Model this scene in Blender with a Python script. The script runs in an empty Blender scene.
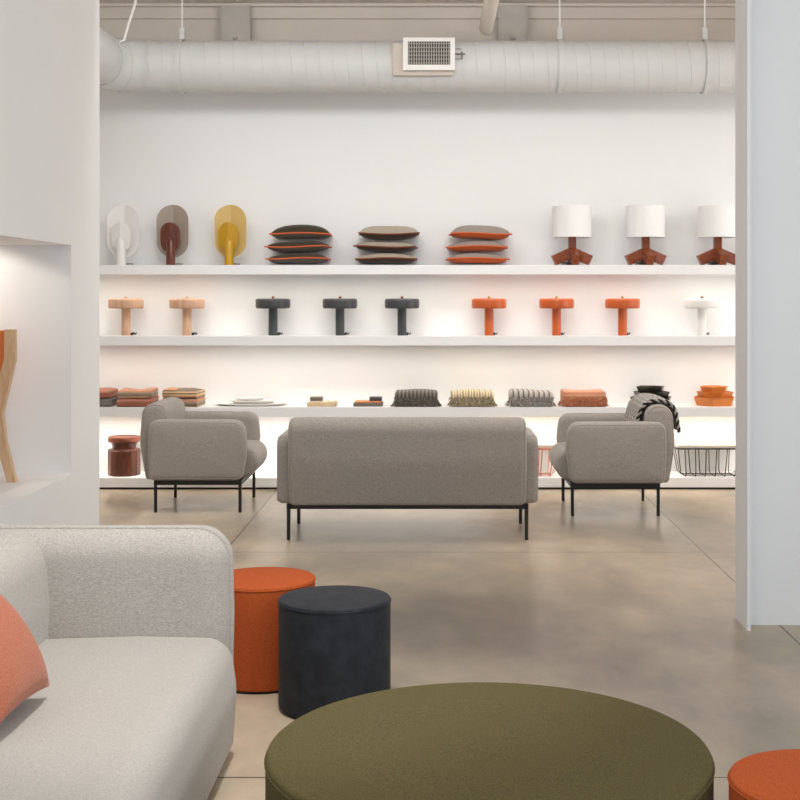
import bpy, bmesh, math, random
from mathutils import Vector, Matrix
random.seed(7)
PI = math.pi
S = bpy.context.scene
COL = S.collection

# ------------------------------------------------------------------ helpers
def lin(c):
    def f(v):
        v = v / 255.0
        return v / 12.92 if v <= 0.04045 else ((v + 0.055) / 1.055) ** 2.4
    return (f(c[0]), f(c[1]), f(c[2]), 1.0)

def link(name, bm, mat, parent=None, smooth=True, loc=None):
    me = bpy.data.meshes.new(name)
    bmesh.ops.recalc_face_normals(bm, faces=bm.faces)
    bm.to_mesh(me); bm.free()
    if smooth:
        for p in me.polygons: p.use_smooth = True
        try: me.set_sharp_from_angle(angle=math.radians(40))
        except Exception: pass
    for m in (mat if isinstance(mat, (list, tuple)) else [mat]): me.materials.append(m)
    o = bpy.data.objects.new(name, me); COL.objects.link(o)
    if parent is not None: o.parent = parent
    if loc is not None: o.location = loc
    return o

def tag(o, label=None, cat=None, group=None, kind=None):
    if label: o['label'] = label
    if cat: o['category'] = cat
    if group: o['group'] = group
    if kind: o['kind'] = kind
    return o

def thing(name, label, cat, loc=(0, 0, 0), rz=0.0, group=None):
    o = bpy.data.objects.new(name, None); COL.objects.link(o)
    o.empty_display_size = 0.1
    o.location = loc; o.rotation_euler = (0, 0, rz)
    return tag(o, label, cat, group)

def dup(root, loc, rz=0.0, label=None, group=None, mats=None):
    """copy a thing with its parts and sub-parts; mats maps part name -> material"""
    def base(n): return n.split('.')[0]
    def cp(o, par):
        c = o.copy()
        if mats and o.type == 'MESH' and base(o.name) in mats:
            c.data = o.data.copy(); c.data.materials.clear(); c.data.materials.append(mats[base(o.name)])
        COL.objects.link(c); c.parent = par
        for ch in list(o.children): cp(ch, c)
        return c
    r = cp(root, None)
    r.location = loc; r.rotation_euler = (0, 0, rz)
    if label: r['label'] = label
    if group: r['group'] = group
    return r

def box(bm, x0, x1, y0, y1, z0, z1, bev=0.0, seg=2, M=None):
    r = bmesh.ops.create_cube(bm, size=1.0)
    vs = r['verts']
    for v in vs:
        v.co = Vector(((x0 + x1) / 2 + v.co.x * (x1 - x0), (y0 + y1) / 2 + v.co.y * (y1 - y0), (z0 + z1) / 2 + v.co.z * (z1 - z0)))
    if bev > 0:
        es = list({e for v in vs for e in v.link_edges})
        g = bmesh.ops.bevel(bm, geom=es, offset=bev, segments=seg, profile=0.5, affect='EDGES')
        vs = [v for v in g['verts']] if M is not None else vs
    if M is not None:
        bmesh.ops.transform(bm, matrix=M, verts=list({v for v in vs if v.is_valid}))

def lathe(bm, prof, seg=48, c=(0, 0, 0), cap=True, sx=1.0, sy=1.0):
    rings = []
    for r, z in prof:
        if r < 1e-6:
            rings.append([bm.verts.new((c[0], c[1], c[2] + z))])
        else:
            rings.append([bm.verts.new((c[0] + sx * r * math.cos(2 * PI * k / seg), c[1] + sy * r * math.sin(2 * PI * k / seg), c[2] + z)) for k in range(seg)])
    for a, b in zip(rings, rings[1:]):
        for k in range(seg):
            k2 = (k + 1) % seg
            if len(a) == 1 and len(b) == 1: continue
            if len(a) == 1: bm.faces.new((a[0], b[k], b[k2]))
            elif len(b) == 1: bm.faces.new((a[k], a[k2], b[0]))
            else: bm.faces.new((a[k], a[k2], b[k2], b[k]))
    if cap:
        for r in (rings[0], rings[-1]):
            if len(r) > 2: bm.faces.new(r)

def tube(bm, pts, r, seg=8, closed=False, cap=True):
    pts = [Vector(p) for p in pts]
    n = len(pts); rings = []
    prev = None
    for i, p in enumerate(pts):
        a = pts[(i - 1) % n] if (closed or i > 0) else p
        b = pts[(i + 1) % n] if (closed or i < n - 1) else p
        t = (b - a)
        if t.length < 1e-9: t = Vector((0, 0, 1))
        t.normalize()
        if prev is None:
            ref = Vector((0, 0, 1)) if abs(t.z) < 0.9 else Vector((1, 0, 0))
            u = t.cross(ref).normalized()
        else:
            u = prev - t * prev.dot(t)
            if u.length < 1e-6: u = t.orthogonal()
            u.normalize()
        prev = u
        w = t.cross(u)
        rr = r[i] if isinstance(r, (list, tuple)) else r
        rings.append([bm.verts.new(p + u * rr * math.cos(2 * PI * k / seg) + w * rr * math.sin(2 * PI * k / seg)) for k in range(seg)])
    m = n if closed else n - 1
    for i in range(m):
        a, b = rings[i], rings[(i + 1) % n]
        for k in range(seg):
            bm.faces.new((a[k], a[(k + 1) % seg], b[(k + 1) % seg], b[k]))
    if cap and not closed:
        bm.faces.new(rings[0]); bm.faces.new(rings[-1])

def rpoly(pts, seg=7):
    """pts: (x, y, r) -> rounded polygon"""
    out = []; n = len(pts)
    for i in range(n):
        p = Vector(pts[i][:2]); r = pts[i][2]
        a = Vector(pts[i - 1][:2]); b = Vector(pts[(i + 1) % n][:2])
        da = a - p; db = b - p; la = da.length; lb = db.length
        da.normalize(); db.normalize()
        ang = math.acos(max(-1, min(1, da.dot(db))))
        if r <= 0 or ang > PI - 0.01:
            out.append(p); continue
        t = min(r / math.tan(ang / 2), 0.48 * la, 0.48 * lb)
        p0 = p + da * t; p1 = p + db * t
        rr = t * math.tan(ang / 2)
        cdir = (da + db).normalized(); cen = p + cdir * (rr / math.sin(ang / 2))
        v0 = p0 - cen; v1 = p1 - cen
        tot = math.acos(max(-1, min(1, v0.normalized().dot(v1.normalized()))))
        sg = 1 if v0.x * v1.y - v0.y * v1.x > 0 else -1
        for k in range(seg + 1):
            th = sg * tot * k / seg
            out.append(cen + Vector((v0.x * math.cos(th) - v0.y * math.sin(th), v0.x * math.sin(th) + v0.y * math.cos(th))))
    return out

def resample(p, d):
    out = []
    n = len(p)
    for i in range(n):
        a = Vector(p[i]); b = Vector(p[(i + 1) % n])
        out.append(a)
        L = (b - a).length
        k = int(L / d)
        for j in range(1, k + 1):
            if j / (k + 1) < 1: out.append(a + (b - a) * j / (k + 1))
    return out

def inset(p, d):
    n = len(p); out = []
    area = sum(p[i].x * p[(i + 1) % n].y - p[(i + 1) % n].x * p[i].y for i in range(n))
    sg = 1 if area > 0 else -1
    for i in range(n):
        e = p[(i + 1) % n] - p[i - 1]
        if e.length < 1e-9: out.append(p[i].copy()); continue
        e.normalize()
        out.append(p[i] + Vector((-e.y, e.x)) * sg * d)
    return out

def puffy(bm, prof, w0, w1, r, mp, seg=5, bulge=0.0, nmid=1, fan=True):
    """closed 2-D outline swept from w0 to w1 with rounded end edges; mp(a, b, w) -> xyz"""
    prof = [Vector(q[:2]) for q in prof]
    rows = []
    for k in range(seg + 1):
        a = k / seg * PI / 2
        rows.append((r * (1 - math.sin(a)), w0 + r * (1 - math.cos(a))))
    for k in range(1, nmid):
        rows.append((0, w0 + r + (w1 - w0 - 2 * r) * k / nmid))
    for k in range(seg, -1, -1):
        a = k / seg * PI / 2
        rows.append((r * (1 - math.sin(a)), w1 - r * (1 - math.cos(a))))
    rings = []
    for ins, w in rows:
        q = inset(prof, ins) if ins > 1e-9 else prof
        rings.append([bm.verts.new(mp(v.x, v.y, w)) for v in q])
    n = len(prof)
    for A, B in zip(rings, rings[1:]):
        for k in range(n): bm.faces.new((A[k], A[(k + 1) % n], B[(k + 1) % n], B[k]))
    if not fan:
        bm.faces.new(rings[0]); bm.faces.new(rings[-1]); return
    # domed end: rings shrink towards the middle of the outline
    for ring, (ins, w), sg in ((rings[0], rows[0], -1), (rings[-1], rows[-1], 1)):
        q = inset(prof, ins)
        c = sum(q, Vector((0, 0))) / n
        prev = ring
        for f in (0.85, 0.6, 0.3):
            cur = [bm.verts.new(mp(c.x + (v.x - c.x) * f, c.y + (v.y - c.y) * f, w + sg * bulge * (1 - f * f))) for v in q]
            for k in range(n): bm.faces.new((prev[k], prev[(k + 1) % n], cur[(k + 1) % n], cur[k]))
            prev = cur
        pc = bm.verts.new(mp(c.x, c.y, w + sg * bulge))
        for k in range(n): bm.faces.new((prev[k], prev[(k + 1) % n], pc))

NB = bmesh.new

# ------------------------------------------------------------------ materials
def newmat(name):
    m = bpy.data.materials.new(name); m.use_nodes = True
    nt = m.node_tree; b = nt.nodes['Principled BSDF']
    return m, nt, b

def N(nt, t, **kw):
    n = nt.nodes.new(t)
    for k, v in kw.items():
        if k in n.inputs: n.inputs[k].default_value = v
        else: setattr(n, k, v)
    return n

def plain(name, c, rough=0.5, metal=0.0, var=0.04, scale=20.0, bump=0.0, coat=0.0):
    m, nt, b = newmat(name)
    tc = N(nt, 'ShaderNodeTexCoord')
    nz = N(nt, 'ShaderNodeTexNoise', Scale=scale, Detail=3.0)
    nt.links.new(tc.outputs['Object'], nz.inputs['Vector'])
    mx = N(nt, 'ShaderNodeMix', data_type='RGBA')
    L = lin(c)
    mx.inputs[6].default_value = tuple(v * (1 - var) for v in L[:3]) + (1,)
    mx.inputs[7].default_value = tuple(min(1, v * (1 + var)) for v in L[:3]) + (1,)
    nt.links.new(nz.outputs['Fac'], mx.inputs[0]); nt.links.new(mx.outputs[2], b.inputs['Base Color'])
    b.inputs['Roughness'].default_value = rough; b.inputs['Metallic'].default_value = metal
    if coat: b.inputs['Coat Weight'].default_value = coat
    if bump:
        bp = N(nt, 'ShaderNodeBump', Strength=bump, Distance=0.003)
        nt.links.new(nz.outputs['Fac'], bp.inputs['Height']); nt.links.new(bp.outputs['Normal'], b.inputs['Normal'])
    return m

def fabric(name, c1, c2, scale=(900, 900, 160), big=0.08, bump=0.35, sheen=0.15, rot=(0, 0, 0), rough=0.95):
    """woven wool: two thread colours streaked along one direction, fine bump"""
    m, nt, b = newmat(name)
    tc = N(nt, 'ShaderNodeTexCoord')
    mp = N(nt, 'ShaderNodeMapping'); mp.inputs['Scale'].default_value = scale; mp.inputs['Rotation'].default_value = rot
    nt.links.new(tc.outputs['Object'], mp.inputs['Vector'])
    n1 = N(nt, 'ShaderNodeTexNoise', Scale=1.0, Detail=2.0, Roughness=0.6)
    nt.links.new(mp.outputs[0], n1.inputs['Vector'])
    n2 = N(nt, 'ShaderNodeTexNoise', Scale=3.0, Detail=3.0)
    nt.links.new(tc.outputs['Object'], n2.inputs['Vector'])
    rp = N(nt, 'ShaderNodeValToRGB')
    rp.color_ramp.elements[0].position = 0.36; rp.color_ramp.elements[1].position = 0.64
    rp.color_ramp.elements[0].color = lin(c2); rp.color_ramp.elements[1].color = lin(c1)
    nt.links.new(n1.outputs['Fac'], rp.inputs[0])
    mx = N(nt, 'ShaderNodeMix', data_type='RGBA', blend_type='MULTIPLY')
    mx.inputs[0].default_value = 1.0
    mr = N(nt, 'ShaderNodeMapRange'); mr.inputs['To Min'].default_value = 1 - big; mr.inputs['To Max'].default_value = 1 + big
    nt.links.new(n2.outputs['Fac'], mr.inputs['Value'])
    nt.links.new(rp.outputs[0], mx.inputs[6]); nt.links.new(mr.outputs[0], mx.inputs[7])
    nt.links.new(mx.outputs[2], b.inputs['Base Color'])
    b.inputs['Roughness'].default_value = rough
    b.inputs['Specular IOR Level'].default_value = 0.2
    b.inputs['Sheen Weight'].default_value = sheen
    bp = N(nt, 'ShaderNodeBump', Strength=bump, Distance=0.002)
    nt.links.new(n1.outputs['Fac'], bp.inputs['Height']); nt.links.new(bp.outputs['Normal'], b.inputs['Normal'])
    return m

def wood(name, c1, c2, scale=(40, 40, 3), rough=0.35, rot=(0, 0, 0)):
    m, nt, b = newmat(name)
    tc = N(nt, 'ShaderNodeTexCoord')
    mp = N(nt, 'ShaderNodeMapping'); mp.inputs['Scale'].default_value = scale; mp.inputs['Rotation'].default_value = rot
    nt.links.new(tc.outputs['Object'], mp.inputs['Vector'])
    n1 = N(nt, 'ShaderNodeTexNoise', Scale=1.0, Detail=5.0, Distortion=0.8)
    nt.links.new(mp.outputs[0], n1.inputs['Vector'])
    rp = N(nt, 'ShaderNodeValToRGB')
    rp.color_ramp.elements[0].position = 0.35; rp.color_ramp.elements[1].position = 0.65
    rp.color_ramp.elements[0].color = lin(c2); rp.color_ramp.elements[1].color = lin(c1)
    nt.links.new(n1.outputs['Fac'], rp.inputs[0]); nt.links.new(rp.outputs[0], b.inputs['Base Color'])
    b.inputs['Roughness'].default_value = rough
    return m

def stripes(name, cols, axis, scale, noise=0.15, bump=0.5, offset=0.0):
    """constant colour bands across one object axis, with woolly noise"""
    m, nt, b = newmat(name)
    tc = N(nt, 'ShaderNodeTexCoord')
    sp = N(nt, 'ShaderNodeSeparateXYZ'); nt.links.new(tc.outputs['Object'], sp.inputs[0])
    nz = N(nt, 'ShaderNodeTexNoise', Scale=260.0, Detail=2.0); nt.links.new(tc.outputs['Object'], nz.inputs['Vector'])
    ml = N(nt, 'ShaderNodeMath', operation='MULTIPLY_ADD'); ml.inputs[1].default_value = scale; ml.inputs[2].default_value = offset
    nt.links.new(sp.outputs[axis], ml.inputs[0])
    ad = N(nt, 'ShaderNodeMath', operation='MULTIPLY_ADD'); ad.inputs[1].default_value = noise
    nt.links.new(nz.outputs['Fac'], ad.inputs[0]); nt.links.new(ml.outputs[0], ad.inputs[2])
    fr = N(nt, 'ShaderNodeMath', operation='FRACT'); nt.links.new(ad.outputs[0], fr.inputs[0])
    rp = N(nt, 'ShaderNodeValToRGB'); cr = rp.color_ramp; cr.interpolation = 'CONSTANT'
    while len(cr.elements) < len(cols): cr.elements.new(0.5)
    for i, c in enumerate(cols):
        cr.elements[i].position = i / len(cols); cr.elements[i].color = lin(c)
    nt.links.new(fr.outputs[0], rp.inputs[0]); nt.links.new(rp.outputs[0], b.inputs['Base Color'])
    b.inputs['Roughness'].default_value = 0.95; b.inputs['Sheen Weight'].default_value = 0.1
    bp = N(nt, 'ShaderNodeBump', Strength=bump, Distance=0.004)
    nt.links.new(nz.outputs['Fac'], bp.inputs['Height']); nt.links.new(bp.outputs['Normal'], b.inputs['Normal'])
    return m

def emit(name, c, s):
    m, nt, b = newmat(name)
    b.inputs['Base Color'].default_value = lin(c)
    b.inputs['Emission Color'].default_value = lin(c); b.inputs['Emission Strength'].default_value = s
    return m

M = {}
M['wall'] = plain('white plaster', (240, 240, 240), 0.7, var=0.015, scale=3, bump=0.02)
M['shelfwhite'] = plain('white lacquer', (236, 235, 235), 0.45, var=0.01)
M['ceil'] = plain('painted ceiling', (214, 207, 198), 0.8, var=0.03, scale=6)
M['ledger'] = plain('painted beam', (205, 196, 186), 0.75, var=0.06, scale=5)
M['plate'] = plain('dull galvanised steel', (176, 170, 162), 0.55, 0.2, var=0.12, scale=9)
M['duct'] = plain('painted duct', (208, 209, 208), 0.5, var=0.03, scale=4)
M['vent'] = plain('white painted register', (235, 233, 230), 0.5)
M['ventdark'] = plain('dark vent opening', (52, 46, 40), 0.9)
M['louver'] = plain('grey louvre', (170, 166, 160), 0.6)
M['steel'] = plain('steel', (120, 112, 104), 0.4, 0.8)
M['black'] = plain('black powder coat', (22, 20, 19), 0.5)
M['darkbase'] = plain('dark plinth', (46, 40, 36), 0.8)
M['rubber'] = plain('black cord', (30, 30, 30), 0.6)
M['clearcord'] = plain('grey cord', (150, 146, 140), 0.5)

M['sofa'] = fabric('oatmeal wool', (197, 189, 181), (150, 144, 137), (150, 150, 1000), 0.03, 0.22)
M['sofa2'] = fabric('oatmeal wool seat', (192, 185, 177), (156, 150, 143), (1000, 150, 1000), 0.03, 0.22, rot=(0, 0, 0.5))
M['grey'] = fabric('warm grey wool', (174, 166, 158), (140, 132, 124), (120, 120, 420), 0.03, 0.25)
M['terra'] = fabric('terracotta wool', (186, 116, 88), (160, 90, 66), (300, 300, 300), 0.05, 0.5)
M['olive'] = fabric('olive felt', (100, 90, 56), (76, 68, 42), (260, 260, 260), 0.06, 0.4, 0.0)
M['navy'] = fabric('slate blue leather', (45, 48, 54), (35, 37, 42), (14, 14, 14), 0.1, 0.15, 0.03, rough=0.7)
M['rust'] = fabric('rust felt', (192, 94, 48), (166, 73, 33), (300, 300, 300), 0.05, 0.4, 0.0)
M['rusttop'] = M['rust']

# concrete floor with sawn joints
def floor_mat():
    m, nt, b = newmat('polished concrete')
    tc = N(nt, 'ShaderNodeTexCoord')
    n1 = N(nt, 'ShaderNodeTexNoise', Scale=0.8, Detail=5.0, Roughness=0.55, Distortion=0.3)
    mp = N(nt, 'ShaderNodeMapping'); mp.inputs['Scale'].default_value = (1.0, 0.6, 1); mp.inputs['Location'].default_value = (0, 0, 23.1)  # concrete clouding, offset so lit pool is painted pale and unlit band dark
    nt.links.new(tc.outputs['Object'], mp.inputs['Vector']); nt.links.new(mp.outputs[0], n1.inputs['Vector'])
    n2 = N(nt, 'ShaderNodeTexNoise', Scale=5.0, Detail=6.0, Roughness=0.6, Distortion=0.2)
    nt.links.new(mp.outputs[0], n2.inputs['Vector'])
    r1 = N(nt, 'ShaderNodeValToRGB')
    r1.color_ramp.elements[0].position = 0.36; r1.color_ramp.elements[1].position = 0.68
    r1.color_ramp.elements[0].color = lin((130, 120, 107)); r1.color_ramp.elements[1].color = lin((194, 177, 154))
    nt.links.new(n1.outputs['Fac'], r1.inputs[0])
    r2 = N(nt, 'ShaderNodeMapRange'); r2.inputs['From Min'].default_value = 0.3; r2.inputs['From Max'].default_value = 0.7
    r2.inputs['To Min'].default_value = 0.84; r2.inputs['To Max'].default_value = 1.14
    nt.links.new(n2.outputs['Fac'], r2.inputs['Value'])
    mx = N(nt, 'ShaderNodeMix', data_type='RGBA', blend_type='MULTIPLY'); mx.inputs[0].default_value = 1
    nt.links.new(r1.outputs[0], mx.inputs[6]); nt.links.new(r2.outputs[0], mx.inputs[7])
    sp = N(nt, 'ShaderNodeSeparateXYZ'); nt.links.new(tc.outputs['Object'], sp.inputs[0])
    last = None
    for ax, val in ((0, -1.303), (0, 1.619), (1, 4.235), (1, 7.99), (0, -4.22)):
        c = N(nt, 'ShaderNodeMath', operation='COMPARE'); c.inputs[1].default_value = val; c.inputs[2].default_value = 0.0045
        nt.links.new(sp.outputs[ax], c.inputs[0])
        if last is None: last = c
        else:
            a = N(nt, 'ShaderNodeMath', operation='MAXIMUM')
            nt.links.new(last.outputs[0], a.inputs[0]); nt.links.new(c.outputs[0], a.inputs[1]); last = a
    mk = N(nt, 'ShaderNodeMath', operation='MULTIPLY'); mk.inputs[1].default_value = 0.92
    nt.links.new(last.outputs[0], mk.inputs[0])
    m2 = N(nt, 'ShaderNodeMix', data_type='RGBA')
    m2.inputs[7].default_value = lin((62, 54, 46))
    nt.links.new(mk.outputs[0], m2.inputs[0]); nt.links.new(mx.outputs[2], m2.inputs[6])
    nt.links.new(m2.outputs[2], b.inputs['Base Color'])
    rr = N(nt, 'ShaderNodeMapRange'); rr.inputs['From Min'].default_value = 0.35; rr.inputs['From Max'].default_value = 0.65
    rr.inputs['To Min'].default_value = 0.30; rr.inputs['To Max'].default_value = 0.38
    nt.links.new(n1.outputs['Fac'], rr.inputs['Value']); nt.links.new(rr.outputs[0], b.inputs['Roughness'])
    b.inputs['Specular IOR Level'].default_value = 0.5
    return m
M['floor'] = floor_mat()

# ------------------------------------------------------------------ the setting
CEIL = 4.0
YB = 11.0            # back wall
W = 2.0              # left partition face
def struct(name, bm, m, smooth=False):
    o = link(name, bm, m, None, smooth); o['kind'] = 'structure'; return o

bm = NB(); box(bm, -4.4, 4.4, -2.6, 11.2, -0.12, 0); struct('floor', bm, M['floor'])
bm = NB(); box(bm, -4.4, 4.4, -2.6, 11.2, CEIL, CEIL + 0.1); struct('ceiling', bm, M['ceil'])
bm = NB(); box(bm, -4.4, 4.4, YB, YB + 0.2, 0, CEIL); struct('wall_back', bm, M['wall'])
bm = NB(); box(bm, 4.2, 4.4, -2.6, YB, 0, CEIL); struct('wall_right', bm, M['wall'])
bm = NB(); box(bm, -4.4, -4.2, 7.55, YB, 0, CEIL); struct('wall_far_left', bm, M['wall'])
NZ0, NZ1, NY0, NY1 = 0.591, 1.838, 4.75, 7.139
bm = NB()
YE = 7.74
box(bm, -2.95, -W, -2.6, YE, 0, NZ0); box(bm, -2.95, -W, -2.6, YE, NZ1, CEIL)
box(bm, -2.95, -W, -2.6, NY0, NZ0, NZ1); box(bm, -2.95, -W, NY1, YE, NZ0, NZ1)
box(bm, -2.95, -2.87, NY0, NY1, NZ0, NZ1); box(bm, -4.2, -2.95, YE - 0.14, YE, 0, CEIL)
struct('wall_left', bm, M['wall'])
bm = NB(); box(bm, 1.457, 4.2, 6.21, 6.34, 0, CEIL); struct('wall_front_right', bm, M['wall'])
bm = NB(); box(bm, 1.44, 1.457, 6.10, 6.345, 0, CEIL); struct('trim_1', bm, M['wall'])
# timber / steel at the head of the back wall
bm = NB(); box(bm, -4.2, 4.2, 10.93, YB, 3.882, CEIL, 0.004); box(bm, -4.2, 4.2, 10.88, YB, 3.975, CEIL, 0.004); struct('trim_2', bm, M['ledger'])
bm = NB(); box(bm, -4.2, 4.2, 10.965, YB, 3.45, 3.882); struct('trim_3', bm, M['ledger'])
for i, cx in enumerate((235.5, 513.0)):
    X = (cx - 438) / 1310 * 10.86; bm = NB()
    box(bm, X - 0.12, X + 0.12, 10.86, 10.925, 3.46, 3.974, 0.004)
    box(bm, X - 0.125, X - 0.117, 10.845, 10.86, 3.46, 3.974); box(bm, X + 0.117, X + 0.125, 10.845, 10.86, 3.46, 3.974)
    lathe(bm, [(0.0, -0.012), (0.018, -0.012), (0.018, 0.01), (0.0, 0.01)], 10, (X, 10.85, 3.70))
    struct('trim_%d' % (4 + i), bm, M['plate'])

# ------------------------------------------------------------------ shelves
SH = [0.094, 0.667, 1.2415, 1.817]
TH = 0.077
YF = 10.60
names = ['lowest long white shelf just above the floor holding drum stool and wire baskets',
         'long white wall shelf with folded blankets and bowls, above the lowest shelf',
         'long white wall shelf holding the row of mushroom lamps',
         'topmost long white wall shelf holding pillow stacks and drum shade lamps']
for i, z in enumerate(SH):
    t = thing('wall_shelf', names[i], 'shelf', (0, YB, z - TH), 0, 'long white wall shelves')
    bm = NB(); box(bm, -4.19, 4.19, YF - YB, 0, 0, TH, 0.003, 2); link('shelf_board', bm, M['shelfwhite'], t, False)
    if i == 0:
        bm = NB(); box(bm, -4.19, 4.19, YF - YB + 0.035, 0, -(SH[0] - TH), 0); link('plinth', bm, M['darkbase'], t, False)

def at(px, Y): return (px - 438) / 1310.0 * Y
YS = 10.80

# ------------------------------------------------------------------ folded panel table lamps (top shelf)
def capsule_panel(bm, w, h, cx, cz, y0, fold, th=0.006, tilt=0.0):
    r = w / 2; pts = []
    n = 14
    right = [(0, h / 2)] + [(r * math.sin(a), h / 2 - r + r * math.cos(a)) for a in [PI / 2 * k / n for k in range(1, n + 1)]] \
        + [(r * math.cos(a), -h / 2 + r - r * math.sin(a)) for a in [PI / 2 * k / n for k in range(0, n + 1)]]
    right[-1] = (0, -h / 2)
    for sgn in (-1, 1):
        for (front) in (0, 1):
            vs = [bm.verts.new((cx + sgn * x, y0 + fold * abs(x) + th * front + tilt * z, cz + z)) for x, z in right]
            bm.faces.new(vs)
            pts.append(vs)
        a, b = pts[-2], pts[-1]
        for k in range(len(a)):
            bm.faces.new((a[k], a[(k + 1) % len(a)], b[(k + 1) % len(b)], b[k]))

def cord_mesh(bm, sgn=1, spread=0.08):
    p = []
    for k in range(15):
        t = k / 14
        p.append((sgn * (0.02 + spread * math.sin(t * PI)), 0.03 + 0.07 * t, 0.006 + 0.016 * math.sin(t * PI * 3) ** 2))
    tube(bm, p, 0.0035, 6)
    box(bm, sgn * (spread * 0.75) - 0.014, sgn * (spread * 0.75) + 0.014, 0.03, 0.055, 0.0, 0.022, 0.005)

def panel_lamp(px, label, m_panel, m_stem, m_small):
    t = thing('table_lamp', label, 'lamp', (at(px, YS - 0.05), YS - 0.05, SH[3]), 0, 'folded panel table lamps')
    bm = NB(); capsule_panel(bm, 0.262, 0.435, 0, 0.285, 0.072, -0.26); link('reflector_panel', bm, m_panel, t, False)
    bm = NB(); capsule_panel(bm, 0.158, 0.24, -0.012, 0.233, -0.01, 0.24, tilt=-0.1); link('front_panel', bm, m_small, t, False)
    bm = NB(); lathe(bm, [(0.0, 0.0), (0.037, 0.0), (0.037, 0.2), (0.034, 0.204), (0.0, 0.204)], 32, (0.005, -0.055, 0)); link('stem', bm, m_stem, t)
    bm = NB(); lathe(bm, [(0.0, -0.018), (0.012, -0.014), (0.017, 0.0), (0.012, 0.014), (0.0, 0.018)], 16, (-0.008, -0.055, 0.212)); link('bulb', bm, m_small, t)
    bm = NB(); tube(bm, [(0.005, -0.055, 0.19), (0.003, 0.0, 0.2), (0.0, 0.05, 0.2), (0.0, 0.078, 0.2)], 0.008, 8); link('bracket', bm, m_stem, t)
    bm = NB(); cord_mesh(bm, 1, 0.055); link('cord', bm, M['clearcord'], t)
    return t
LW = plain('white lamp enamel', (232, 229, 226), 0.4); LW2 = plain('white lamp panel', (236, 233, 230), 0.5)
LG = plain('taupe lamp panel', (158, 144, 130), 0.5); LBR = wood('red brown lamp enamel', (122, 58, 36), (70, 30, 20), (60, 60, 6), 0.35)
LY = plain('mustard lamp enamel', (190, 144, 14), 0.4); LY2 = plain('mustard lamp panel', (206, 174, 106), 0.5)
panel_lamp(122, 'all white table lamp with folded oval panel at the left end of the top shelf', LW2, LW, LW)
panel_lamp(171.5, 'taupe table lamp with folded oval panel and red-brown stem', LG, LBR, LBR)
panel_lamp(229.5, 'mustard yellow table lamp with folded oval panel beside dark green pillows', LY2, LY, LY)

# ------------------------------------------------------------------ pillows
def pillow_bm(w, d, h, seg=22, lean=0.0, top=True, bot=True, seed=0, hb=None):
    hb = h / 2 if hb is None else hb; ht = h - hb
    rnd = random.Random(seed); ph = rnd.random() * 6
    bm = NB()
    def prof(u, v):
        return (max(0, 1 - abs(u) ** 3.4) ** 0.55) * (max(0, 1 - abs(v) ** 3.4) ** 0.55)
    grid = {}
    for s in ((1,) if top and not bot else (-1,) if bot and not top else (1, -1)):
        for i in range(seg + 1):
            for j in range(seg + 1):
                u = -1 + 2 * i / seg; v = -1 + 2 * j / seg
                pin = 1 - 0.06 * (1 - u * u) * (abs(v) ** 4)
                pin2 = 1 - 0.06 * (1 - v * v) * (abs(u) ** 4)
                z = (ht if s > 0 else -hb) * prof(u, v) * (1 + 0.05 * math.sin(3 * u + ph) * math.cos(2 * v + ph))
                grid[(s, i, j)] = bm.verts.new((u * w / 2 * pin2, v * d / 2 * pin, z + 0.006 * math.sin(2.5 * u + ph)))
        for i in range(seg):
            for j in range(seg):
                bm.faces.new((grid[(s, i, j)], grid[(s, i + 1, j)], grid[(s, i + 1, j + 1)], grid[(s, i, j + 1)]))
    return bm, ph

def pillow(name, label, loc, w, d, h, m_top, m_bot, m_pipe, rz=0, rx=0, group=None, seed=0, hb=None):
    t = thing(name, label, 'pillow', loc, rz, group)
    bm, ph = pillow_bm(w, d, h, top=True, bot=False, seed=seed, hb=hb); link('top_cover', bm, m_top, t)
    bm, ph = pillow_bm(w, d, h, top=False, bot=True, seed=seed, hb=hb); link('bottom_cover', bm, m_bot, t)
    if m_pipe is not None:
        bm = NB(); pts = []
        K = 20
        def P(u, v):
            pin = 1 - 0.06 * (1 - u * u) * (abs(v) ** 4); pin2 = 1 - 0.06 * (1 - v * v) * (abs(u) ** 4)
            return (u * w / 2 * pin2, v * d / 2 * pin, 0.006 * math.sin(2.5 * u + ph))
        for k in range(K): pts.append(P(-1 + 2 * k / K, -1))
        for k in range(K): pts.append(P(1, -1 + 2 * k / K))
        for k in range(K): pts.append(P(1 - 2 * k / K, 1))
        for k in range(K): pts.append(P(-1, 1 - 2 * k / K))
        tube(bm, pts, 0.0065, 6, closed=True); link('piping', bm, m_pipe, t)
    return t
PG = fabric('dark olive wool', (70, 62, 48), (50, 42, 32)); PGB = fabric('charcoal wool', (104, 96, 88), (80, 72, 66))
PBE = fabric('stone wool', (176, 166, 150), (150, 140, 124)); PBR = fabric('dark brown wool', (74, 58, 46), (52, 40, 32))
PGY = fabric('grey wool', (160, 150, 142), (132, 122, 114)); POR = fabric('orange wool', (208, 102, 46), (184, 82, 30))
PIPE = plain('orange piping', (205, 98, 52), 0.8); PIPE2 = plain('brown piping', (120, 62, 40), 0.8)
st = [(300, 'dark olive pillow with orange piping, ', PG, PGB, PIPE, 'dark olive pillows'),
      (387.5, 'beige and dark brown pillow, ', PBE, PBR, PIPE2, 'beige and brown pillows'),
      (478.5, 'grey and orange pillow, ', PGY, POR, PIPE, 'grey and orange pillows')]
where = ['bottom of its stack on the top shelf', 'middle one of its stack of three', 'topmost of its stack on the shelf']
sd = 0
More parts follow.
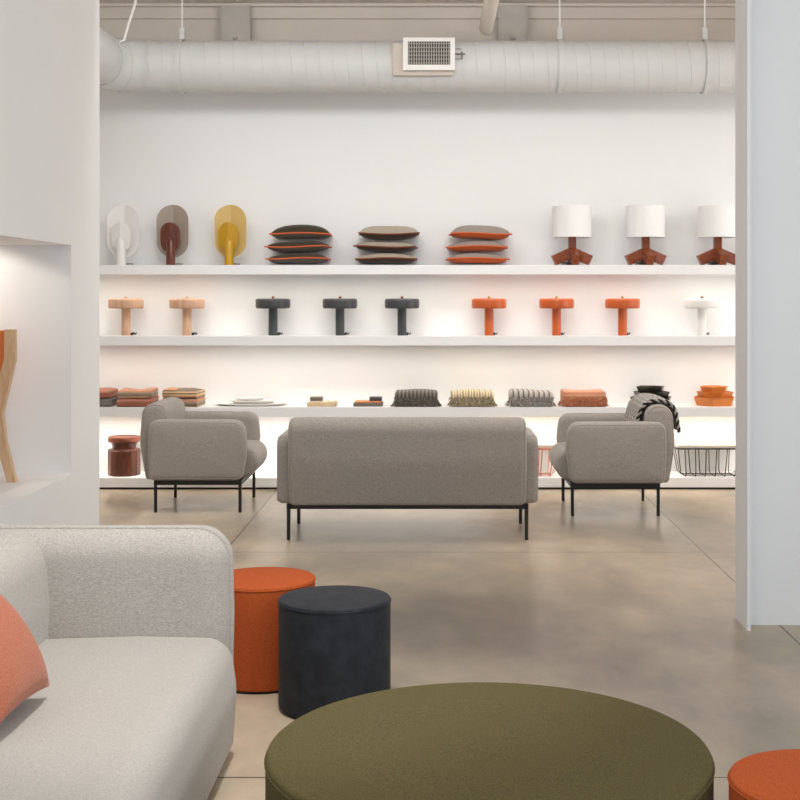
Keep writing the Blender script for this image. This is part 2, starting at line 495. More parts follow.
for px, lab, a, b, c, g in st:
    zz = SH[3]
    hs = [0.084, 0.09, 0.114]; hbs = [0.042, 0.042, 0.044]
    for k in range(3):
        h = hs[k]; sd += 1
        off = [(-0.01, 0.0), (-0.012, 0.01), (0.012, -0.005)][k]
        zc = zz + hbs[k] * 1.06 + 0.0098
        pillow('throw_pillow', lab + where[k], (at(px, YS) + off[0], YS + off[1], zc), 0.505 - 0.004 * k, 0.34, h, a, b, c,
               rz=[0.03, -0.05, 0.04][k], group=g, seed=sd, hb=hbs[k])
        zz = zc + (h - hbs[k]) * 1.0 + 0.001

# ------------------------------------------------------------------ drum shade lamps with splayed wooden arms
RW = wood('reddish walnut', (150, 76, 40), (108, 50, 24), (70, 70, 70), 0.18)
SHADE = plain('white linen shade', (240, 239, 238), 0.8, bump=0.03, scale=200)
def drum_lamp(px, label):
    t = thing('table_lamp', label, 'lamp', (at(px, YS), YS, SH[3]), 0, 'white drum shade lamps')
    bm = NB(); r = 0.16
    lathe(bm, [(r, 0.232), (r, 0.487), (r - 0.003, 0.489), (r - 0.005, 0.487), (r - 0.005, 0.232), (r, 0.230)], 56, cap=False)
    link('shade', bm, SHADE, t)
    bm = NB()
    for k in range(3):
        a = 2 * PI * k / 3; tube(bm, [(0, 0, 0.47), (0.157 * math.cos(a), 0.157 * math.sin(a), 0.48)], 0.002, 6)
    lathe(bm, [(0.0, 0.24), (0.02, 0.24), (0.02, 0.3), (0.0, 0.31)], 16); tube(bm, [(0, 0, 0.3), (0, 0, 0.47)], 0.003, 6)
    link('shade_fitting', bm, M['steel'], t)
    bm = NB(); box(bm, -0.031, 0.031, -0.031, 0.031, 0.06, 0.252, 0.003); link('neck', bm, RW, t, False)
    for ang in (PI + 0.1, -0.22, -PI / 2 + 0.1, PI / 2):
        bm = NB(); L = 0.19
        box(bm, 0.0, L, -0.03, 0.03, -0.088, 0.0, 0.003)
        Mx = Matrix.Translation((0, 0, 0.157)) @ Matrix.Rotation(ang, 4, 'Z') @ Matrix.Rotation(math.radians(24), 4, 'Y')
        bmesh.ops.transform(bm, matrix=Mx, verts=bm.verts)
        # cut the underside level with the shelf
        geom = bm.verts[:] + bm.edges[:] + bm.faces[:]
        r_ = bmesh.ops.bisect_plane(bm, geom=geom, plane_co=(0, 0, 0.0005), plane_no=(0, 0, -1), clear_outer=True)
        es = [e for e in r_['geom_cut'] if isinstance(e, bmesh.types.BMEdge)]
        if es: bmesh.ops.edgeloop_fill(bm, edges=es)
        link('foot_arm', bm, RW, t, False)
    bm = NB()
    tube(bm, [(-0.03 + 0.07 * math.cos(k * 0.9), -0.06 - 0.03 * math.sin(k * 0.9), 0.006 + 0.0016 * k) for k in range(0, 15)], 0.004, 6)
    link('cord', bm, M['rubber'], t)
    return t
drum_lamp(572, 'white drum shade lamp on splayed wooden base, nearest the pillow stacks')
drum_lamp(645.5, 'white drum shade lamp on splayed wooden base, middle of the three')
drum_lamp(717.5, 'white drum shade lamp on splayed wooden base, partly hidden by the right jamb')

# ------------------------------------------------------------------ mushroom lamps
def mushroom(px, label, m, mf, first=None):
    loc = (at(px, YS), YS, SH[2])
    if first is not None:
        return dup(first, loc, 0, label, 'mushroom shaped table lamps', {'shade': m, 'stem': m, 'finial': mf})
    t = thing('mushroom_lamp', label, 'lamp', loc, 0, 'mushroom shaped table lamps')
    bm = NB()
    lathe(bm, [(0.0, 0.222), (0.128, 0.222), (0.136, 0.224), (0.1415, 0.231), (0.143, 0.24), (0.143, 0.284), (0.1415, 0.294), (0.136, 0.301), (0.127, 0.304), (0.0, 0.305)], 56)
    link('shade', bm, m, t)
    bm = NB(); lathe(bm, [(0.0, 0), (0.037, 0), (0.037, 0.223), (0.0, 0.223)], 40); link('stem', bm, m, t)
    bm = NB(); lathe(bm, [(0.0, 0.304), (0.009, 0.304), (0.009, 0.309), (0.012, 0.312), (0.012, 0.32), (0.0, 0.324)], 16); link('finial', bm, mf, t)
    bm = NB(); cord_mesh(bm, 1, 0.05); link('cord', bm, M['rubber'], t)
    return t
MP = wood('pale peach timber', (214, 176, 146), (200, 156, 126), (60, 60, 5), 0.5); MD = plain('graphite enamel', (62, 64, 66), 0.35)
MO = plain('orange enamel', (192, 90, 36), 0.3); MW = plain('white enamel', (230, 228, 225), 0.4)
FP = plain('pale finial', (206, 172, 138), 0.4); FB = plain('copper finial', (150, 74, 52), 0.35, 0.5); FG = plain('brass finial', (190, 146, 40), 0.3, 0.7)
ml = mushroom(126, 'pale peach mushroom lamp, first from the left wall', MP, FP)
mushroom(187, 'pale peach mushroom lamp, second from the left wall', MP, FP, ml)
mushroom(273, 'dark grey mushroom lamp nearest the peach lamps', MD, FB, ml)
mushroom(340, 'dark grey mushroom lamp between two other dark grey ones', MD, FB, ml)
mushroom(402, 'dark grey mushroom lamp nearest the orange lamps', MD, FB, ml)
mushroom(489, 'orange mushroom lamp nearest the dark grey lamps', MO, FG, ml)
mushroom(556.5, 'orange mushroom lamp between two other orange ones', MO, FG, ml)
mushroom(622.5, 'orange mushroom lamp nearest the white mushroom lamp', MO, FG, ml)
mushroom(702, 'white mushroom lamp at the right end of the shelf', MW, FB, ml)

# ------------------------------------------------------------------ folded striped blankets
def folded_blanket(px, label, m1, m2, w=0.29, h=0.135, rz=0.0, seed=1):
    t = thing('folded_blanket', label, 'blanket', (at(px, YS - 0.05), YS - 0.05, SH[1]), rz, 'striped folded blankets')
    rnd = random.Random(seed)
    zs = [0.0, 0.068, h]
    for k in range(2):
        bm = NB()
        z0, z1 = zs[k], zs[k + 1]
        hh = z1 - z0
        # one doubled fold: a fat U seen from the side, with the fold towards the viewer
        prof = rpoly([(-0.15, z0 + 0.001, hh * 0.45), (0.15, z0 + 0.001, 0.012), (0.15, z0 + hh * 0.46, 0.01), (0.09, z0 + hh * 0.5, 0.004), (0.15, z0 + hh * 0.54, 0.01), (0.15, z1, 0.012), (-0.15, z1, hh * 0.45)], 6)
        prof = resample(prof, 0.03)
        ww = w * (1 - 0.03 * k)
        puffy(bm, prof, -ww / 2, ww / 2, 0.008, lambda a, b, c: (c, a, b), 3, nmid=10, fan=False)
        for v in bm.verts:
            v.co.z += (0.006 * math.sin(14 * v.co.x + seed) + 0.004 * math.sin(31 * v.co.x + 2 * seed + 9 * v.co.y)) * (1 if v.co.z > 0.03 else 0)
            v.co.y += 0.006 * math.sin(11 * v.co.x + 3 * k + seed)
        link('folded_layer', bm, (m1, m2)[k], t)
    return t
B1 = stripes('terracotta stripe wool', [(160, 100, 78), (170, 108, 84), (146, 90, 70), (176, 118, 94)], 2, 14, 0.25)
B2 = stripes('sage and peach stripe wool', [(190, 138, 112), (204, 160, 128), (132, 120, 100), (150, 138, 116), (190, 132, 104)], 2, 13, 0.12, offset=0.2)
B3 = stripes('multi stripe wool', [(214, 172, 128), (120, 108, 92), (206, 142, 100), (222, 188, 140), (128, 116, 100)], 2, 17, 0.12)
B4 = stripes('grey stripe wool', [(118, 116, 112), (132, 128, 120), (110, 104, 98)], 2, 16, 0.25)
folded_blanket(97, 'terracotta and grey folded blanket half hidden by the left wall', B4, B1, seed=2)
folded_blanket(138, 'terracotta folded blanket with sage stripe, behind the left armchair', B1, B2, seed=5, rz=0.04)
folded_blanket(184, 'folded blanket with peach and charcoal stripes above the armchair back', B2, B3, seed=9, rz=-0.06)

# ------------------------------------------------------------------ white stacked trays
TW = plain('white glazed tray', (232, 229, 225), 0.35)
z = SH[1]
for cx, wd, dp, lab in ((252, 0.62, 0.34, 'largest thin white oval tray, bottom of its stack'),
                        (253, 0.40, 0.28, 'middle sized white oval tray in the tray stack'),
                        (250, 0.255, 0.2, 'smallest white oval tray on top of the tray stack')):
    bm = NB()
    lathe(bm, [(0.0, 0.0), (0.80, 0.0), (0.98, 0.016), (1.0, 0.0185), (0.985, 0.021), (0.8, 0.009), (0.0, 0.009)], 56, sx=wd / 2, sy=dp / 2)
    o = link('oval_tray', bm, TW, None, loc=(at(cx, YS), YS, z)); tag(o, lab, 'tray', 'white stacked trays'); z += 0.0215

# ------------------------------------------------------------------ desk trays with a small box on each
def desk_tray(px, m_rim, m_in, lab):
    t = thing('desk_tray', lab, 'tray', (at(px, YS - 0.05), YS - 0.05, SH[1]), 0, 'desk trays')
    bm = NB(); w, d, h = 0.235, 0.2, 0.03
    box(bm, -w / 2, w / 2, -d / 2, d / 2, 0, 0.006)
    for x0, x1, y0, y1 in ((-w / 2, w / 2, -d / 2, -d / 2 + 0.007), (-w / 2, w / 2, d / 2 - 0.007, d / 2), (-w / 2, -w / 2 + 0.007, -d / 2, d / 2), (w / 2 - 0.007, w / 2, -d / 2, d / 2)):
        box(bm, x0, x1, y0, y1, 0.0, h, 0.0015)
    link('rim', bm, m_rim, t, False)
    bm = NB()
    for i in range(4):
        for j in range(3):
            box(bm, -w / 2 + 0.012 + i * 0.054, -w / 2 + 0.06 + i * 0.054, -d / 2 + 0.012 + j * 0.06, -d / 2 + 0.066 + j * 0.06, 0.006, 0.04, 0.003)
    link('compartments', bm, m_in, t, False)
    return t
def small_box(x, y, z, m, lab):
    t = thing('small_box', lab, 'box', (x, y, z), 0, 'small boxes on the desk trays')
    bm = NB(); box(bm, -0.05, 0.05, -0.06, 0.06, 0, 0.022, 0.003); link('body', bm, m, t, False)
    bm = NB(); box(bm, -0.051, 0.051, -0.061, 0.061, 0.022, 0.03, 0.003); link('lid', bm, m, t, False)
T1 = wood('pale birch', (222, 196, 158), (206, 176, 134), (8, 60, 60)); T2 = plain('taupe grey lacquer', (112, 100, 90), 0.5)
T3 = plain('orange trays', (214, 136, 82), 0.5); T4 = plain('dark slate lacquer', (66, 64, 64), 0.5)
desk_tray(322.5, T1, plain('cream inset', (220, 206, 182), 0.5), 'pale wood desk tray with cream compartments')
small_box(at(317, YS), YS - 0.03, SH[1] + 0.0405, T2, 'small taupe box on the pale wood desk tray')
desk_tray(368.5, T2, T3, 'grey desk tray with orange compartments')
small_box(at(376, YS), YS - 0.03, SH[1] + 0.0405, T4, 'small dark slate box on the grey and orange desk tray')

# ------------------------------------------------------------------ fringed folded throws
def fringed(px, lab, m_body, m_f, seed, w=0.35, h=0.125):
    t = thing('fringed_throw', lab, 'blanket', (at(px, YS - 0.05), YS - 0.05, SH[1]), 0, 'fringed folded throws')
    rnd = random.Random(seed)
    bm = NB()
    prof = resample(rpoly([(-0.13, 0.0, 0.03), (0.15, 0.0, 0.02), (0.15, h, 0.03), (-0.13, h, 0.035)], 6), 0.02)
    puffy(bm, prof, -w / 2, w / 2, 0.022, lambda a, b, c: (c, a, b), 4, nmid=14)
    for v in bm.verts:
        if v.co.z > 0.03: v.co.z += 0.005 * math.sin(16 * v.co.x + seed) + 0.006 * v.co.x / w * (-1 if seed % 2 else 1)
    link('folded_body', bm, m_body, t)
    bm = NB()
    for k in range(230):
        x = rnd.uniform(-w / 2 - 0.004, w / 2 + 0.004); z1 = rnd.uniform(0.02, 0.078)
        y = -0.132
        L = rnd.uniform(0.02, 0.05); dx = rnd.uniform(-0.02, 0.02)
        zb = max(0.003, z1 - L)
        tube(bm, [(x, y + 0.01, z1), (x + dx * 0.3, y - rnd.uniform(0.008, 0.02), z1 + 0.004), (x + dx * 0.7, y - rnd.uniform(0.008, 0.018), (z1 + zb) / 2), (x + dx, y - rnd.uniform(0.0, 0.02), zb)],
             [0.005, 0.0055, 0.005, 0.003], 5)
    for s in (-1, 1):
        for k in range(9):
            z1 = rnd.uniform(0.01, 0.05); y = rnd.uniform(-0.12, 0.1)
            tube(bm, [(s * (w / 2 - 0.01), y, z1), (s * (w / 2 + 0.012), y - 0.01, z1 * 0.6), (s * (w / 2 + rnd.uniform(0.015, 0.035)), y - 0.015, 0.004)], 0.0035, 5)
    o = link('fringe', bm, m_f, t); o['kind'] = 'stuff'
    return t
def fr(name, cs):
    m = stripes(name, cs, 0, 20, 3.0, 0.3)
    for n in m.node_tree.nodes:
        if n.type == 'TEX_NOISE': n.inputs['Scale'].default_value = 90
    return m
fringed(416.5, 'charcoal folded throw with shaggy fringe beside the slate box', stripes('charcoal plaid', [(78, 72, 66), (120, 112, 104)], 0, 32, 0.15), fr('charcoal fringe', [(60, 56, 50), (102, 96, 88), (36, 33, 30), (140, 130, 118)]), 1)
fringed(472, 'cream and yellow plaid folded throw with fringe', stripes('cream yellow plaid', [(214, 202, 176), (150, 136, 112), (222, 208, 178), (200, 160, 96)], 0, 22, 0.08), fr('cream fringe', [(170, 150, 112), (108, 98, 84), (206, 190, 158), (80, 72, 62)]), 2)
fringed(530.5, 'light grey folded throw with black and white fringe', stripes('grey plaid', [(176, 168, 160), (108, 100, 94), (186, 178, 170)], 0, 24, 0.08), fr('grey fringe', [(80, 76, 72), (170, 162, 156), (48, 46, 44), (200, 194, 186)]), 3)
fringed(583, 'burnt orange folded throw with loopy fringe', stripes('orange wool throw', [(204, 150, 118), (184, 122, 92)], 2, 30, 0.9), fr('orange fringe', [(176, 104, 72), (206, 142, 108), (120, 66, 44), (190, 116, 80)]), 5)

# ------------------------------------------------------------------ stacked faceted bowls
def facet_bowl(bm, R, h, k, rot, flare=0.72, th=0.008):
    def ring(r, z): return [bm.verts.new((r * math.cos(rot + 2 * PI * i / k), r * math.sin(rot + 2 * PI * i / k), z)) for i in range(k)]
    rs = [ring(R * flare, 0), ring(R, h), ring(R - th, h), ring(R * flare - th, th)]
    for a, b in zip(rs, rs[1:]):
        for i in range(k): bm.faces.new((a[i], a[(i + 1) % k], b[(i + 1) % k], b[i]))
    bm.faces.new(rs[0]); bm.faces.new(rs[-1])
for px, col, m in ((651, 'black', plain('black lacquer bowl', (38, 33, 28), 0.3, coat=0.2)), (714.5, 'orange', plain('orange lacquer bowl', (212, 126, 58), 0.4))):
    z = SH[1]
    for k, (R, h, rot, fl, dx, wh) in enumerate(((0.185, 0.068, 0.25, 0.86, 0.0, 'largest %s six-sided bowl at the base of its stack'),
                                                (0.152, 0.104, 0.72, 0.72, 0.004, 'middle %s six-sided bowl in its stack of three'),
                                                (0.122, 0.138, 0.18, 0.6, -0.004, 'smallest %s six-sided bowl on top of its stack'))):
        bm = NB(); facet_bowl(bm, R, h, 6, rot, fl)
        o = link('faceted_bowl', bm, m, None, False, loc=(at(px, YS) + dx, YS, z + 0.0005))
        tag(o, wh % col, 'bowl', col + ' stacked bowls'); z += 0.0085

# ------------------------------------------------------------------ turned wooden drum stool
t = thing('drum_stool', 'reddish wooden drum stool with narrow neck on the lowest shelf', 'stool', (at(124.2, YS), YS, SH[0]))
RD = wood('dark red timber', (112, 58, 38), (70, 32, 22), (34, 34, 3), 0.4)
bm = NB(); R = 0.134
lathe(bm, [(0.0, 0.0), (R - 0.008, 0.0), (R, 0.008), (R, 0.205), (R - 0.006, 0.212), (R - 0.03, 0.218), (0.0, 0.218)], 14); link('body', bm, RD, t, False)
bm = NB(); lathe(bm, [(0.0, 0.217), (0.098, 0.217), (0.096, 0.235), (0.104, 0.262), (0.118, 0.274), (0.0, 0.274)], 40); link('neck', bm, RD, t)
bm = NB(); lathe(bm, [(0.0, 0.273), (0.126, 0.273), (0.132, 0.28), (0.132, 0.308), (0.128, 0.315), (0.112, 0.317), (0.106, 0.311), (0.0, 0.311)], 40); link('top', bm, wood('red timber top', (132, 72, 48), (98, 50, 32), (24, 5, 24), 0.4), t)

# ------------------------------------------------------------------ wire baskets
def basket(px, lab, m, m_lid):
    t = thing('wire_basket', lab, 'basket', (at(px, YS - 0.01), YS - 0.01, SH[0]), 0, 'wire baskets on the lowest shelf')
    w, d, h = 0.56, 0.32, 0.232
    bm = NB(); pr = rpoly([(-w / 2, -d / 2, 0.03), (w / 2, -d / 2, 0.03), (w / 2, d / 2, 0.03), (-w / 2, d / 2, 0.03)], 5)
    tube(bm, [(p.x, p.y, h) for p in pr], 0.006, 8, closed=True); link('rim', bm, m, t)
    bm = NB(); n = 6
    for k in range(n):
        f = -1 + 2 * (k + 0.5) / n
        for e in (0.0,):
            xt = f * (w / 2 - 0.02) + e; xb = f * (w / 2 - 0.04) + e
            tube(bm, [(xt, -d / 2, h), (xb, -d / 2 + 0.035, 0.03), (xb, -d / 2 + 0.055, 0.004), (xb, d / 2 - 0.055, 0.004), (xb, d / 2 - 0.035, 0.03), (xt, d / 2, h)], 0.0042, 6)
    for s in (-1, 1):
        for yy in (-0.06, 0.06):
            tube(bm, [(s * w / 2, yy, h), (s * (w / 2 - 0.04), yy * 0.8, 0.03), (s * (w / 2 - 0.07), yy * 0.8, 0.0045), (0, yy * 0.8, 0.0045)], 0.0032, 6)
    link('wires', bm, m, t)
    bm = NB(); q = rpoly([(-w / 2 + 0.004, -d / 2 + 0.006, 0.03), (w / 2 - 0.004, -d / 2 + 0.006, 0.03), (w / 2 - 0.004, d / 2 - 0.006, 0.03), (-w / 2 + 0.004, d / 2 - 0.006, 0.03)], 5)
    puffy(bm, q, h + 0.005, h + 0.03, 0.003, lambda a, b, c: (a, b, c), 2); link('lid', bm, m_lid, t)
    return t
LID = wood('pale ash lid', (226, 216, 202), (214, 202, 186), (4, 60, 60), 0.5)
basket(525, 'copper wire basket on lowest shelf between sofa and right armchair', plain('copper wire', (196, 116, 82), 0.35, 0.5), LID)
basket(707.5, 'black wire basket with pale lid beside right armchair', M['black'], LID)

# ------------------------------------------------------------------ grey sofa and armchairs
def xz(a, b, w): return (a, w, b)
BACK_P = [(0.045, 0.232, 0.03), (0.0, 0.50, 0.4), (0.022, 0.785, 0.095), (0.205, 0.79, 0.09), (0.228, 0.50, 0.3), (0.21, 0.232, 0.03)]
def lounge(name, label, cat, loc, rz, ha, hb, hl, group=None):
    """ha: half width over the arms, hb: half width of back, hl: half spacing of legs; faces local +X"""
    t = thing(name, label, cat, loc, rz, group)
    U0, U1 = 0.127, 0.737
    bm = NB(); zt, zb = 0.236, 0.200; b = 0.012
    box(bm, U0 - b, U1 + b, -hl - b, -hl + b, zb, zt, 0.002); box(bm, U0 - b, U1 + b, hl - b, hl + b, zb, zt, 0.002)
    box(bm, U0 - b, U0 + b, -hl, hl, zb, zt, 0.002); box(bm, U1 - b, U1 + b, -hl, hl, zb, zt, 0.002)
    link('rail_frame', bm, M['black'], t, False)
    for u in (U0, U1):
        for v in (-hl, hl):
            bm = NB(); lathe(bm, [(0.0, 0.0), (0.008, 0.0), (0.0115, 0.004), (0.0125, 0.203), (0.0, 0.203)], 14, (u, v, 0)); link('leg', bm, M['black'], t)
    if hb > 0.6:
        for v in (-0.27, 0.27):
            bm = NB(); box(bm, U0, U1, v - 0.02, v + 0.02, 0.205, 0.234); lathe(bm, [(0.0, 0.175), (0.008, 0.178), (0.014, 0.205), (0.0, 0.206)], 12, (U1 - 0.05, v, 0)); link('cross_bar', bm, M['black'], t, False)
    # seat
    bm = NB()
    pr = resample(rpoly([(0.17, 0.237, 0.04), (0.80, 0.237, 0.11), (0.868, 0.35, 0.12), (0.82, 0.458, 0.1), (0.17, 0.462, 0.05)], 8), 0.05)
    sv = ha - 0.14
    puffy(bm, pr, -sv, sv, 0.03, xz, 4, nmid=6); link('seat', bm, M['grey'], t)
    # back
    bm = NB(); pr = resample(rpoly(BACK_P, 9), 0.05)
    puffy(bm, pr, -hb, hb, 0.045, xz, 6, nmid=6, bulge=0.006); bk = link('backrest', bm, M['grey'], t)
    for s in (-1, 1):
        bm = NB(); q = inset([Vector(p) for p in pr], 0.012)
        tube(bm, [(p.x, s * (hb - 0.0133), p.y) for p in q], 0.004, 6, closed=True); link('piping', bm, M['grey'], bk)
    # arms
    for s in (-1, 1):
        bm = NB()
        pa = resample(rpoly([(0.085, 0.237, 0.04), (0.074, 0.45, 0.5), (0.079, 0.672, 0.07), (0.765, 0.668, 0.085), (0.788, 0.47, 0.4), (0.755, 0.237, 0.05)], 8), 0.05)
        w0, w1 = sorted((s * ha, s * (ha - 0.155)))
        puffy(bm, pa, w0, w1, 0.04, xz, 6, bulge=0.008); ar = link('armrest', bm, M['grey'], t)
        bm = NB(); q = inset([Vector(p) for p in pa], 0.016)
        tube(bm, [(p.x, s * (ha - 0.0085), p.y) for p in q], 0.004, 6, closed=True); link('piping', bm, M['grey'], ar)
    return t
lounge('armchair', 'warm grey armchair facing right with bare back, beside the drum stool', 'armchair', (-2.167, 9.822, 0), 0, 0.422, 0.345, 0.357, 'pair of grey armchairs')
CH = (1.692, 9.655)
lounge('armchair', 'warm grey armchair facing left with a herringbone throw over its back', 'armchair', (CH[0], CH[1], 0), PI, 0.422, 0.345, 0.347, 'pair of grey armchairs')
lounge('loveseat', 'warm grey two-seat sofa seen from behind, in the middle of the back room', 'sofa', (-0.195, 8.263, 0), PI / 2, 0.836, 0.757, 0.762)

# herringbone throw over the right armchair's back
def chevron():
    m, nt, b = newmat('herringbone wool')
    tc = N(nt, 'ShaderNodeTexCoord'); sp = N(nt, 'ShaderNodeSeparateXYZ'); nt.links.new(tc.outputs['UV'], sp.inputs[0])
    pp = N(nt, 'ShaderNodeMath', operation='PINGPONG'); pp.inputs[1].default_value = 0.028; nt.links.new(sp.outputs[1], pp.inputs[0])
    ad = N(nt, 'ShaderNodeMath', operation='ADD'); nt.links.new(pp.outputs[0], ad.inputs[0]); nt.links.new(sp.outputs[0], ad.inputs[1])
    ml = N(nt, 'ShaderNodeMath', operation='MULTIPLY'); ml.inputs[1].default_value = 30; nt.links.new(ad.outputs[0], ml.inputs[0])
    fr_ = N(nt, 'ShaderNodeMath', operation='FRACT'); nt.links.new(ml.outputs[0], fr_.inputs[0])
    rp = N(nt, 'ShaderNodeValToRGB'); cr = rp.color_ramp; cr.interpolation = 'CONSTANT'
    cr.elements[0].color = lin((196, 189, 181)); cr.elements[1].position = 0.55; cr.elements[1].color = lin((72, 69, 66))
    nt.links.new(fr_.outputs[0], rp.inputs[0]); nt.links.new(rp.outputs[0], b.inputs['Base Color']); b.inputs['Roughness'].default_value = 0.95
    return m
t = thing('throw_blanket', 'grey herringbone throw with black twisted edge draped over the right armchair back', 'blanket', (CH[0], CH[1], 0), PI)
ctl = [Vector(p) for p in ((0.300, 0.478), (0.274, 0.58), (0.244, 0.68), (0.218, 0.755), (0.166, 0.797), (0.10, 0.801), (0.035, 0.786), (-0.002, 0.74), (-0.018, 0.67), (-0.032, 0.585))]
path = []
for k in range(len(ctl) - 1):
    p0, p1, p2, p3 = ctl[max(0, k - 1)], ctl[k], ctl[k + 1], ctl[min(len(ctl) - 1, k + 2)]
    for q in range(5):
        u = q / 5
        path.append(0.5 * ((2 * p1) + (p2 - p0) * u + (2 * p0 - 5 * p1 + 4 * p2 - p3) * u * u + (3 * p1 - p0 - 3 * p2 + p3) * u ** 3))
path.append(ctl[-1])
def drape(v0, v1, th, nv, off=0.0, uvs=True):
    bm = NB(); uv = bm.loops.layers.uv.new('UVMap')
    n = len(path); G = {}
    s = [0]
    for a, b in zip(path, path[1:]): s.append(s[-1] + (b - a).length)
    nor = []
    for i in range(n):
        e = path[min(n - 1, i + 1)] - path[max(0, i - 1)]; e.normalize(); nor.append(Vector((-e.y, e.x)) if False else Vector((e.y, -e.x)))
    for l in (0, 1):
        for i in range(n):
            for j in range(nv + 1):
                v = v0 + (v1 - v0) * j / nv
                rip = 0.005 * math.sin(26 * v + 7 * s[i]) + 0.006 + 0.016 * (0.5 - (v + 0.25))
                p = path[i] + nor[i] * (off + rip + th * l)
                G[(l, i, j)] = bm.verts.new((p.x, v, p.y))
    def quad(ks, uvk):
        f = bm.faces.new([G[k] for k in ks])
        for lp, (i, j) in zip(f.loops, uvk): lp[uv].uv = (s[i], v0 + (v1 - v0) * j / nv)
    for l in (0, 1):
        for i in range(n - 1):
            for j in range(nv): quad([(l, i, j), (l, i + 1, j), (l, i + 1, j + 1), (l, i, j + 1)], [(i, j), (i + 1, j), (i + 1, j + 1), (i, j + 1)])
    for i in range(n - 1):
        for j in (0, nv): quad([(0, i, j), (0, i + 1, j), (1, i + 1, j), (1, i, j)], [(i, j), (i + 1, j), (i + 1, j), (i, j)])
    for j in range(nv):
        for i in (0, n - 1): quad([(0, i, j), (0, i, j + 1), (1, i, j + 1), (1, i, j)], [(i, j), (i, j + 1), (i, j + 1), (i, j)])
    return bm, s
bm, s_ = drape(-0.25, 0.236, 0.012, 40); link('cloth', bm, chevron(), t)
bm = NB()   # twisted black and grey cord along the near edge
M['cordA'] = fabric('black yarn', (40, 38, 37), (26, 25, 24)); M['cordB'] = fabric('pale grey yarn', (180, 174, 166), (150, 144, 138))
for q in (0, 1):
    bm = NB(); pts = []
    tot = s_[-1]; K = 200
    for k in range(K + 1):
        d = tot * k / K
        i = max(0, min(len(path) - 2, next((ii for ii in range(len(s_) - 1) if s_[ii + 1] >= d), len(path) - 2)))
        f = (d - s_[i]) / max(1e-6, s_[i + 1] - s_[i]); p = path[i].lerp(path[i + 1], f)
        e = (path[i + 1] - path[i]).normalized(); nn = Vector((e.y, -e.x))
        a = d * 120 + q * PI
        p2 = p + nn * (0.010 + 0.006 * math.cos(a)); pts.append((p2.x, 0.241 + 0.0055 * math.sin(a), p2.y))
    tube(bm, pts, 0.0085, 7); link('twisted_edge', bm, (M['cordA'], M['cordB'])[q], t)

# ------------------------------------------------------------------ foreground sofa
t = thing('sofa', 'oatmeal wool sofa with low plump seat in the left foreground', 'sofa', (-1.15, 3.2, 0))
def add(name, bm, m, par, **k):
    o = link(name, bm, m, par, **k)
    if par is t: o.location = (1.15, -3.2, 0)
    return o
bm = NB()
pr = resample(rpoly([(-1.40, 0.035, 0.025), (-0.69, 0.035, 0.025), (-0.677, 0.24, 0.3), (-0.70, 0.405, 0.11), (-1.0, 0.412, 0.5), (-1.40, 0.40, 0.06)], 10), 0.06)
puffy(bm, pr, 1.3, 4.435, 0.03, xz, 6, nmid=12, bulge=0.0)
add('seat', bm, M['sofa2'], t)
bm = NB()
pr = resample(rpoly([(-1.64, 0.04, 0.10), (-0.72, 0.04, 0.10), (-0.710, 0.45, 0.5), (-0.718, 0.758, 0.115), (-1.64, 0.758, 0.11)], 10), 0.08)
puffy(bm, pr, 4.432, 4.665, 0.10, xz, 9, bulge=0.004); ar = add('armrest', bm, M['sofa'], t)
bm = NB(); q = inset([Vector(p) for p in pr], 0.001); tube(bm, [(p.x, 4.515, p.y) for p in q], 0.007, 8, closed=True)
o = link('piping', bm, M['sofa'], ar)
bm = NB()
pr = resample(rpoly([(-1.62, 0.04, 0.03), (-1.33, 0.04, 0.03), (-1.313, 0.52, 0.5), (-1.335, 0.753, 0.13), (-1.62, 0.753, 0.1)], 10), 0.06)
puffy(bm, pr, 1.3, 4.62, 0.05, xz, 6, nmid=10)
add('backrest', bm, M['sofa'], t)
bm = NB(); box(bm, -1.58, -0.76, 1.4, 4.38, 0.0, 0.045); add('plinth', bm, M['darkbase'], t, smooth=False)

# terracotta cushion leaning on the sofa back
root = thing('throw_pillow', 'terracotta wool cushion leaning on the foreground sofa back', 'pillow', (0, 0, 0))
for nm, tp in (('front_cover', True), ('rear_cover', False)):
    bm, ph = pillow_bm(0.37, 0.40, 0.135, 26, top=tp, bot=not tp, seed=3); link(nm, bm, M['terra'], root)
lean, roll = math.radians(36), math.radians(-3)
a_ = Vector((-math.sin(lean), 0, math.cos(lean))); b_ = Vector((0, 1, 0))
a2 = a_ * math.cos(roll) - b_ * math.sin(roll); b2 = b_ * math.cos(roll) + a_ * math.sin(roll)
cen = Vector((-1.104, 3.74, 0.446)) + a2 * 0.185 - b2 * 0.20
yy = -b2; zz = a2.cross(yy)
mt = Matrix((a2, yy, zz)).transposed()
root.location = cen; root.rotation_euler = mt.to_euler()

